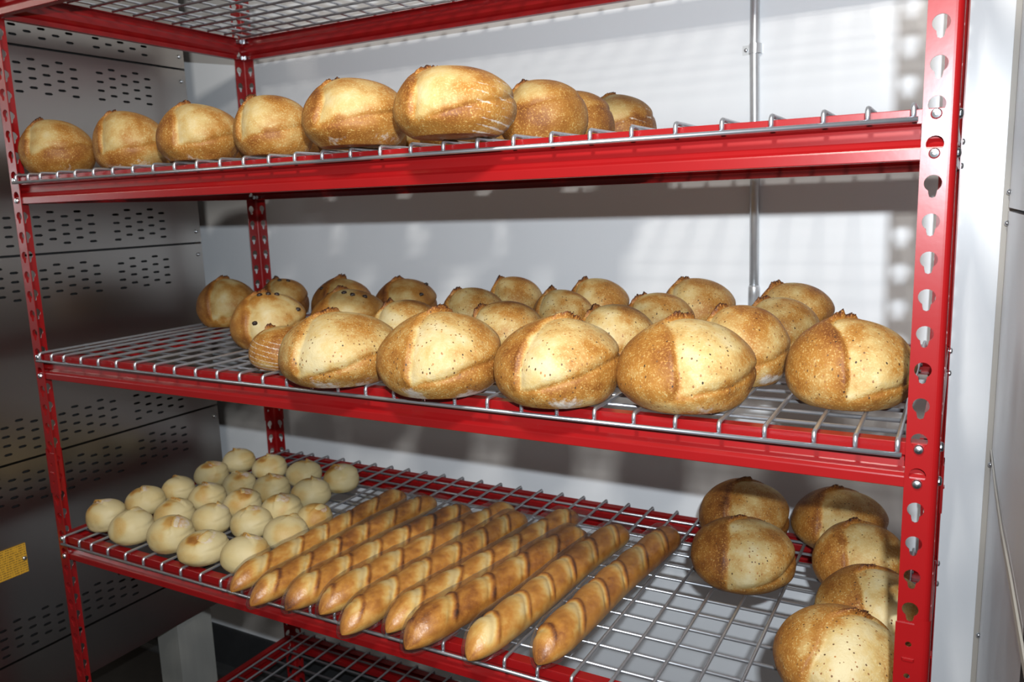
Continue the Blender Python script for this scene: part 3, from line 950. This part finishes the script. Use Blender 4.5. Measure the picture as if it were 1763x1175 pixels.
# rows behind the front one, out of the camera's sight (their shadow shows on the wall)
HID = [(.113, .218), (.305, .218), (.50, .215), (.695, .21), (.892, .205), (.126, .375), (.325, .375), (.53, .375), (.735, .37), (.19, .535), (.40, .535), (.61, .535), (.815, .53), (.90, .37)]
for i, (hx, hy) in enumerate(HID):
    BREAD['U_%d' % i] = (hx, hy, 0.0755 if hx < .86 else .062, 0.086)
    loaf('U_%d' % i, 'plain round loaf in the rear rows of the upper shelf, behind the front loaves', M_PLAIN, (.2, .12), (.42, .6), 'rear rows of plain loaves on the upper shelf', ear_h=0.0045, flourb=0.5, brown=0.05)

G_M = 'seeded round loaves on the middle shelf'
G_R = 'raisin loaves on the middle shelf'
MID = [
    ('M1', 'seeded loaf, leftmost of the five big ones along the middle shelf front', M_SEEDED, (.30, .12), (.30, .66), dict(brown=-0.04, flourb=0.7)),
    ('M2', 'seeded loaf, second from left of the five along the middle shelf front', M_SEEDED, (.38, .25), (.34, .64), dict(flourb=0.9)),
    ('M3', 'seeded loaf, third from left of the five along the middle shelf front', M_SEEDED, (.47, .14), (.34, .66), dict(flourb=0.75)),
    ('M4', 'seeded loaf with peaked ear, fourth of the five along the middle shelf front', M_SEEDED, (.33, .43), (.36, .56), dict(brown=0.02, flourb=0.5)),
    ('M5', 'browner seeded loaf at the middle shelf front, partly behind the right post', M_SEEDED, (.33, .50), (.32, .50), dict(brown=0.05)),
    ('M6', 'small flour ringed loaf left of the front left seeded loaf, middle shelf', M_PLAIN, (.20, .10), (.86, .95), dict(stripes=0.7, ear=0.3, brown=-0.02, sx=-1.3)),
    ('M7', 'pale raisin loaf right behind the small flour ringed loaf, middle shelf', M_FRUIT, (.30, .22), (.26, .60), dict(raisins=[(.42, .95), (.52, .97), (.62, .95), (.33, .25), (.86, .5)], brown=0.05)),
    ('M8', 'brown raisin loaf behind the front left seeded loaf of the middle shelf', M_FRUIT, (.30, .2), (.4, .7), dict(raisins=[(.45, .93), (.55, .88), (.7, .8)], brown=0.10)),
    ('M9', 'seeded loaf, second row of middle shelf, between first and second front loaves', M_SEEDED, (.12, .05), (.3, .6), {}),
    ('M10', 'seeded loaf, second row of middle shelf, between second and third front loaves', M_SEEDED, (.06, .0), (.3, .6), {}),
    ('M11', 'seeded loaf, second row of middle shelf, between third and fourth front loaves', M_SEEDED, (.10, .05), (.3, .6), {}),
    ('M12', 'seeded loaf, second row of middle shelf, between fourth and fifth front loaves', M_SEEDED, (.15, .05), (.36, .54), dict(flourb=0.8)),
    ('M13', 'dull brown loaf at the far left of the middle shelf, nearest the oven', M_FRUIT, (.35, .15), (.3, .5), dict(brown=0.12)),
    ('M14', 'dark raisin loaf in front of the back left post on the middle shelf', M_FRUIT, (.25, .2), (.3, .6), dict(raisins=[(.45, .95), (.6, .93)], brown=0.14)),
    ('M15', 'dark peaked raisin loaf, middle shelf back row, second right of the back post', M_FRUIT, (.40, .2), (.3, .6), dict(raisins=[(.2, .7), (.3, .5)], brown=0.16)),
    ('M16', 'dark raisin loaf, middle shelf back row, just left of the seeded loaves', M_FRUIT, (.25, .2), (.3, .6), dict(raisins=[(.82, .82), (.72, .5)], brown=0.15)),
    ('M17', 'leftmost seeded loaf in the third row of the middle shelf, beside raisin loaves', M_SEEDED, (.14, .08), (.3, .6), dict(brown=0.04)),
    ('M18', 'leftmost seeded loaf in the back row of the middle shelf', M_SEEDED, (.14, .08), (.3, .6), dict(brown=0.03)),
    ('M19', 'seeded loaf with tall dark ear, third row of middle shelf, above third front loaf', M_SEEDED, (.22, .08), (.3, .6), dict(brown=0.02)),
    ('M20', 'second seeded loaf from the left in the back row of the middle shelf', M_SEEDED, (.16, .1), (.3, .6), dict(brown=0.05)),
    ('M21', 'seeded loaf, third row of middle shelf, above ear of fourth front loaf', M_SEEDED, (.12, .05), (.3, .6), {}),
    ('M22', 'seeded loaf, back row of middle shelf, just left of the conduit pipe', M_SEEDED, (.20, .12), (.3, .6), dict(brown=0.03)),
    ('M23', 'seeded loaf, third row of middle shelf, right below the conduit pipe', M_SEEDED, (.16, .05), (.3, .6), dict(brown=0.02)),
    ('M24', 'rightmost seeded loaf in the back row of the middle shelf, ragged ear', M_SEEDED, (.16, .1), (.3, .6), dict(brown=0.03)),
]
for k, lab, mat, sc, bo, kw in MID:
    loaf(k, lab, mat, sc, bo, G_R if mat is M_FRUIT else (None if k == 'M6' else G_M), **kw)

G_L = 'dark seeded loaves at the right of the lower shelf'
LOW = [
    ('L1', 'dark seeded loaf at the back of the left pair on the lower shelf', (.35, .33), (.30, .55), dict(brown=0.12)),
    ('L2', 'seeded loaf in front of the left pair on the lower shelf, wide pale opening', (.33, .34), (.22, .6), dict(brown=0.06, ear=0.6)),
    ('L3', 'dark seeded loaf at the very back right of the lower shelf', (.33, .33), (.25, .55), dict(brown=0.10)),
    ('L4', 'seeded loaf second from the back in the right column of the lower shelf', (.28, .38), (.25, .55), dict(brown=0.05, flourb=0.7)),
    ('L5', 'seeded loaf third from the back in the right column of the lower shelf', (.34, .47), (.25, .5), dict(brown=0.04)),
    ('L6', 'big seeded loaf nearest the camera at the right front of the lower shelf', (.52, .28), (.15, .5), dict(brown=0.0, pale=0.03)),
]
for k, lab, sc, bo, kw in LOW:
    loaf(k, lab, M_SEEDED, sc, bo, G_L, ear_h=0.0050, **kw)

# ---- small rolls
BUNLAB = {
    'B1': 'pale roll leftmost on the lower shelf, nearest the left front post',
    'B2': 'pale roll second from the left in the rear edge of the roll group, brown cap',
    'B3': 'pale roll at the front edge of the rolls, second from the left post',
    'B4': 'pale roll behind the gap of the second and third front rolls, pinkish floured top',
    'B5': 'pale roll third along the front edge of the rolls',
    'B6': 'pale roll fourth along the front edge of the rolls, lifted floury flap on top',
    'B7': 'pale roll with a small brown slit, behind the fourth front roll',
    'B8': 'pale roll rightmost along the front edge, next to the first baguette tip',
    'B9': 'pale roll with a big orange split on its top, second row centre',
    'B10': 'pale roll against the first baguette with a floury pink flap on its right',
    'B11': 'pale roll with flat brown top, third along the oven side',
    'B12': 'pale roll with floury top, just right of the flat brown topped one',
    'B13': 'pale roll dead centre of the roll group, thin brown rim',
    'B14': 'pale roll with brown patches, behind the orange split roll on the right',
    'B15': 'pale roll fourth along the oven side with a brown cheek on its right',
    'B16': 'pale roll third row from the back, reddish lip on top',
    'B17': 'pale roll with a pink floured crown, left of the roll standing apart at right',
    'B18': 'pale roll standing apart at the right of the group, brown torn top',
    'B19': 'pale roll at the far back left corner of the roll group, floury',
    'B20': 'pale roll with brown right cheek, back row, before the back left post',
    'B21': 'smooth pale roll second from the right in the back row',
    'B22': 'smooth pale roll at the right end of the back row',
    'B23': 'browner roll mostly hidden behind the pink flapped roll by the baguettes',
}
BUNTOP = {'B1': (.25, .5), 'B2': (.35, .6), 'B4': (.5, .5), 'B6': (.45, .4), 'B9': (.4, .5), 'B10': (.7, .75), 'B18': (.5, .55)}
for k, lab in BUNLAB.items():
    X, Y, r, h = BREAD[k]
    t = thing('bread_roll', lab, 'bread', (X, Y, ZB['B'] + FZ), place_angle(X, Y), 'pale rolls on the lower shelf')
    sc = BUNTOP.get(k, (rng.uniform(.3, .65), rng.uniform(.3, .7)))
    b = Boule(r, h, sc, (.62, .66), lump=0.045, ear=0.0, flourb=0.1)
    cap_w = rng.uniform(0.25, 0.50)
    cap_dir = np.array([(sc[0] - 0.45) * 1.6, -0.15 + 0.25 * rng.normal(), 0.9]); cap_dir /= np.linalg.norm(cap_dir)
    side = np.array([rng.uniform(-1, 1), -0.5, 0.25]); side /= np.linalg.norm(side)
    nz = Noise(5)

    def tone(d, b=b, cap=cap_dir, side=side, nz=nz, k=k, cap_w=cap_w):
        c = d @ cap + 0.09 * nz(d) + 0.03 * b.n3(d)
        tn = 0.10 + 0.04 * b.nt(d) + cap_w * smooth(c, 0.78, 1.0) + 0.24 * smooth(d @ side + 0.20 * nz(d), 0.62, 1.02) + 0.10 * smooth(nz(d * 0.6 + 3), 0.3, 1.2)
        tn = tn + 0.14 * smooth(-d[:, 2], 0.15, 0.5)
        return tn + (0.22 if k == 'B23' else 0.0)

    def flour(d, b=b, cap=cap_dir, nz=nz):
        q = cap + np.array([0.28, -0.05, -0.05]); q = q / np.linalg.norm(q)
        return 0.62 * smooth(d @ q + 0.05 * nz(d + 2), 0.90, 0.97) + 0.25 * smooth(nz(d * 0.7), 0.8, 1.6)
    V, F = ICO5
    ka = rng.uniform(-0.9, 0.9)
    fdir = np.array([math.cos(ka), math.sin(ka), 0.0])

    def swell(d):
        g_ = (d - cap_dir) @ fdir + 0.03 * nz(d)
        near = smooth(d @ cap_dir, 0.62, 0.92)
        return near * (0.045 * np.exp(-np.maximum(g_, 0) / 0.35) * (g_ > 0) - 0.035 * np.exp(-np.maximum(-g_, 0) / 0.10) * (g_ <= 0))
    me = np_mesh('crust', b.pos(V) * (1 + swell(V))[:, None], F)
    set_attr(me, tone=tone(V), flour=flour(V))
    mesh_obj('crust', me, M_BUN, t)
    # lifted flap of the split top
    V, F = ICO6
    g_ = (V - cap_dir) @ fdir + 0.03 * nz(V)
    lat = (V - cap_dir) @ np.array([-fdir[1], fdir[0], 0.0])
    wdt = rng.uniform(0.24, 0.36)
    m_k = (g_ > -0.02) & (g_ < wdt * 0.95) & (np.abs(lat) < wdt) & (V[:, 2] > 0.2)
    fk = F[m_k[F].all(1)]
    if len(fk) > 12:
        used = np.unique(fk); mp_ = -np.ones(len(V), int); mp_[used] = np.arange(len(used))
        Vu = V[used]; gu = g_[used]; lu = lat[used]
        lift = 0.0032 * np.exp(-np.maximum(gu, 0) / 0.14) * np.clip(1.15 - (np.abs(lu) / wdt) ** 2, 0, 1) - 0.0003
        Pt = b.pos(Vu) * (1 + swell(Vu))[:, None] + Vu * lift[:, None]
        # underside so that the flap has thickness
        Pb = Pt - Vu * 0.0022
        k_ = len(used); fm = mp_[fk]
        ed = {}
        for f_ in fm:
            for a_, b_ in ((f_[0], f_[1]), (f_[1], f_[2]), (f_[2], f_[0])): ed[(a_, b_)] = 1
        rim = [(b_, a_, a_ + k_, b_ + k_) for (a_, b_) in ed if (b_, a_) not in ed]
        me = np_mesh('split_top', np.r_[Pt, Pb], fm.tolist() + (fm[:, ::-1] + k_).tolist() + rim)
        tf = 0.22 + 0.40 * np.exp(-np.maximum(gu, 0) / 0.07) + 0.05 * nz(Vu)
        fl = rng.uniform(0.2, 0.75) * smooth(gu, 0.02, 0.12)
        set_attr(me, tone=np.r_[tf, tf * 0 + 0.6], flour=np.r_[fl, fl * 0])
        mesh_obj('split_top', me, M_BUN, t, label='lifted flap where the top split')

# ---- baguettes
BAG = [
    ((0.5595, -0.0426), (0.5694, 0.4377), 0.022, 'baguette leftmost of the nine, lying against the rolls'),
    ((0.6283, -0.0640), (0.6508, 0.4353), 0.0225, 'baguette second from the left, its tip overhanging the shelf edge'),
    ((0.6917, -0.0505), (0.7531, 0.4119), 0.025, 'baguette third from the left, with a scorched pointed tip'),
    ((0.7514, -0.0367), (0.8304, 0.4569), 0.025, 'baguette fourth from the left, right of the scorched tip'),
    ((0.8251, -0.0700), (0.8732, 0.4249), 0.025, 'baguette fifth from the left, smooth golden nose'),
    ((0.8821, -0.0350), (0.9595, 0.4836), 0.024, 'baguette sixth from the left, its rear end farthest back'),
    ((0.9366, -0.0609), (1.0195, 0.3938), 0.027, 'brownest baguette, third from the right, blunt dark nose'),
    ((1.0341, -0.0460), (1.0786, 0.4416), 0.026, 'pale nosed baguette, second from the right'),
    ((1.1261, -0.0129), (1.1667, 0.4667), 0.0265, 'baguette rightmost of the nine, beside bare wire deck'),
]
NS, NT = 300, 48
for gi, (p0, p1, R, lab) in enumerate(BAG):
    R *= 1.04
    a = Vector((*p0, 0)); c = Vector((*p1, 0)); L_ = (c - a).length
    ang = math.atan2(c.y - a.y, c.x - a.x) - math.pi / 2
    t = thing('baguette', lab + ', in clear plastic', 'bread', (a.x, a.y, ZB['B'] + FZ), ang, 'baguettes on the lower shelf')
    ncut = [6, 6, 6, 6, 6, 6, 5, 6, 6][gi]
    nA = Noise(1.6); nB = Noise(9); nC = Noise(26); nD = Noise(4)
    S, T = np.meshgrid(np.linspace(0, 1, NS), np.linspace(0, 2 * np.pi, NT, endpoint=False), indexing='ij')
    s_, th = S.ravel(), T.ravel()
    side, top = np.sin(th), np.cos(th)              # top = +1 on the crown
    Q = np.c_[s_ * L_ / 0.05, side, top]
    env = np.clip(np.minimum(s_ / 0.125, (1 - s_) / 0.11), 0, 1)
    env = np.where(s_ < 0.5, 1 - (1 - env) ** 2.0, 1 - (1 - env) ** 2.6) ** 0.62
    env = np.maximum(env, 0.02)
    onTop = smooth(top, -0.15, 0.55)
    ph = (s_ * 1.06 - 0.03) * ncut + 0.20 * side + 0.20 * side ** 2 + 0.06 * nD(Q * 0.3) + [0, .4, .2, .7, .5, .1, .85, .3, .55][gi]
    fr = ph - np.floor(ph)
    inside = smooth(s_, 0.02, 0.07) * smooth(1 - s_, 0.03, 0.08)
    scored = onTop * inside
    bul = np.sin(np.pi * np.clip(fr, 0, 1))
    wd = lambda c_: (fr - c_ + 0.5) % 1.0 - 0.5
    lip = np.exp(-(wd(0.96) / 0.055) ** 2)
    gro = np.exp(-(wd(0.82) / 0.08) ** 2)
    rad = R * env * (1.03 - 0.10 * s_ + 0.07 * inside * smooth(top, -0.7, 0.2) * (bul - 0.6) + scored * (0.09 * (bul - 0.6) + 0.11 * lip - 0.08 * gro) + 0.02 * nA(Q) + 0.008 * nB(Q))
    zr = np.where(top > 0, 0.92, 0.90)
    zc = R * 0.86 * np.minimum(1.0, 0.30 + 0.70 * env)
    X = rad * side * 1.05; Z = np.maximum(zc + rad * top * zr, 0.0008 + 0.0 * rad)
    wob = 0.004 * np.sin(s_ * 5 + gi) * np.sin(np.pi * s_)
    V = np.c_[X + wob, s_ * L_, Z]
    idx = np.arange(NS * NT).reshape(NS, NT)
    F = np.stack([idx[:-1, :], np.roll(idx, -1, 1)[:-1, :], np.roll(idx, -1, 1)[1:, :], idx[1:, :]], -1).reshape(-1, 4).tolist()
    F += [tuple(idx[0, ::-1]), tuple(idx[-1, :])]
    me = np_mesh('crust', V, F)
    dark = [0, 0.02, 0.04, 0, 0.0, 0.04, 0.12, -0.03, 0.06][gi]
    tn_plain = 0.39 + 0.07 * nA(Q) + 0.06 * nB(Q) - 0.10 * smooth(-top, -0.2, 0.5) + dark
    op = smooth(fr, 0.40, 0.72) * (1 - smooth(fr, 0.83, 0.93)) * smooth(np.cos(th - 0.1), 0.15, 0.7)
    tn_cut = tn_plain + 0.02 - 0.36 * op + 0.38 * lip + 0.10 * np.exp(-((fr - 0.25) / 0.2) ** 2) + 0.05 * nC(Q)
    tone = tn_plain * (1 - scored) + tn_cut * scored
    burn = [0.25, 0.18, 0.42, 0.2, 0.12, 0.12, 0.12, 0.22, 0.25][gi]
    tone = tone + burn * (1 - smooth(s_, 0.0, 0.045)) + 0.20 * (1 - smooth(1 - s_, 0.0, 0.05)) + 0.08 * smooth(s_, 0.4, 0.9)
    set_attr(me, tone=tone, flour=0.10 * smooth(nB(Q), 0.3, 1.5))
    mesh_obj('crust', me, M_BAG, t)
    # clear sleeve: hugs the crust, flattened loose tail past the rear tip
    ns, ntt = 60, 28
    S2, T2 = np.meshgrid(np.linspace(-0.006, 1.045, ns), np.linspace(0, 2 * np.pi, ntt, endpoint=False), indexing='ij')
    s2, t2 = S2.ravel(), T2.ravel()
    e2 = np.clip(np.minimum((s2 + 0.012) / 0.15, (1.012 - s2) / 0.12), 0, 1)
    e2 = np.maximum(np.where(s2 < 0.5, 1 - (1 - e2) ** 2, 1 - (1 - e2) ** 2.6) ** 0.62, 0.05)
    tail = smooth(s2, 0.90, 1.0)
    rw = R * (e2 * 1.12 * (1 - tail) + 0.85 * tail) + 0.0022; rh = R * (e2 * 1.13 * (1 - tail) + 0.30 * tail) + 0.0022
    wr = 1 + 0.05 * nB(np.c_[s2 * L_ / 0.02, np.sin(t2), np.cos(t2)]) * (0.4 + tail)
    zc2 = R * 0.86 * np.minimum(1, 0.30 + 0.70 * e2) * (1 - tail) + R * 0.55 * tail
    V2 = np.c_[rw * wr * np.sin(t2) * 1.03 + 0.004 * np.sin(s2 * 5 + gi) * np.sin(np.pi * np.clip(s2, 0, 1)), s2 * L_, np.maximum(zc2 + rh * wr * np.cos(t2), 0.0003)]
    id2 = np.arange(ns * ntt).reshape(ns, ntt)
    F2 = np.stack([id2[:-1, :], np.roll(id2, -1, 1)[:-1, :], np.roll(id2, -1, 1)[1:, :], id2[1:, :]], -1).reshape(-1, 4).tolist()
    F2 += [tuple(id2[0, ::-1])]
    mesh_obj('plastic_sleeve', np_mesh('plastic_sleeve', V2, F2), M_FILM, t, label='clear plastic sleeve')
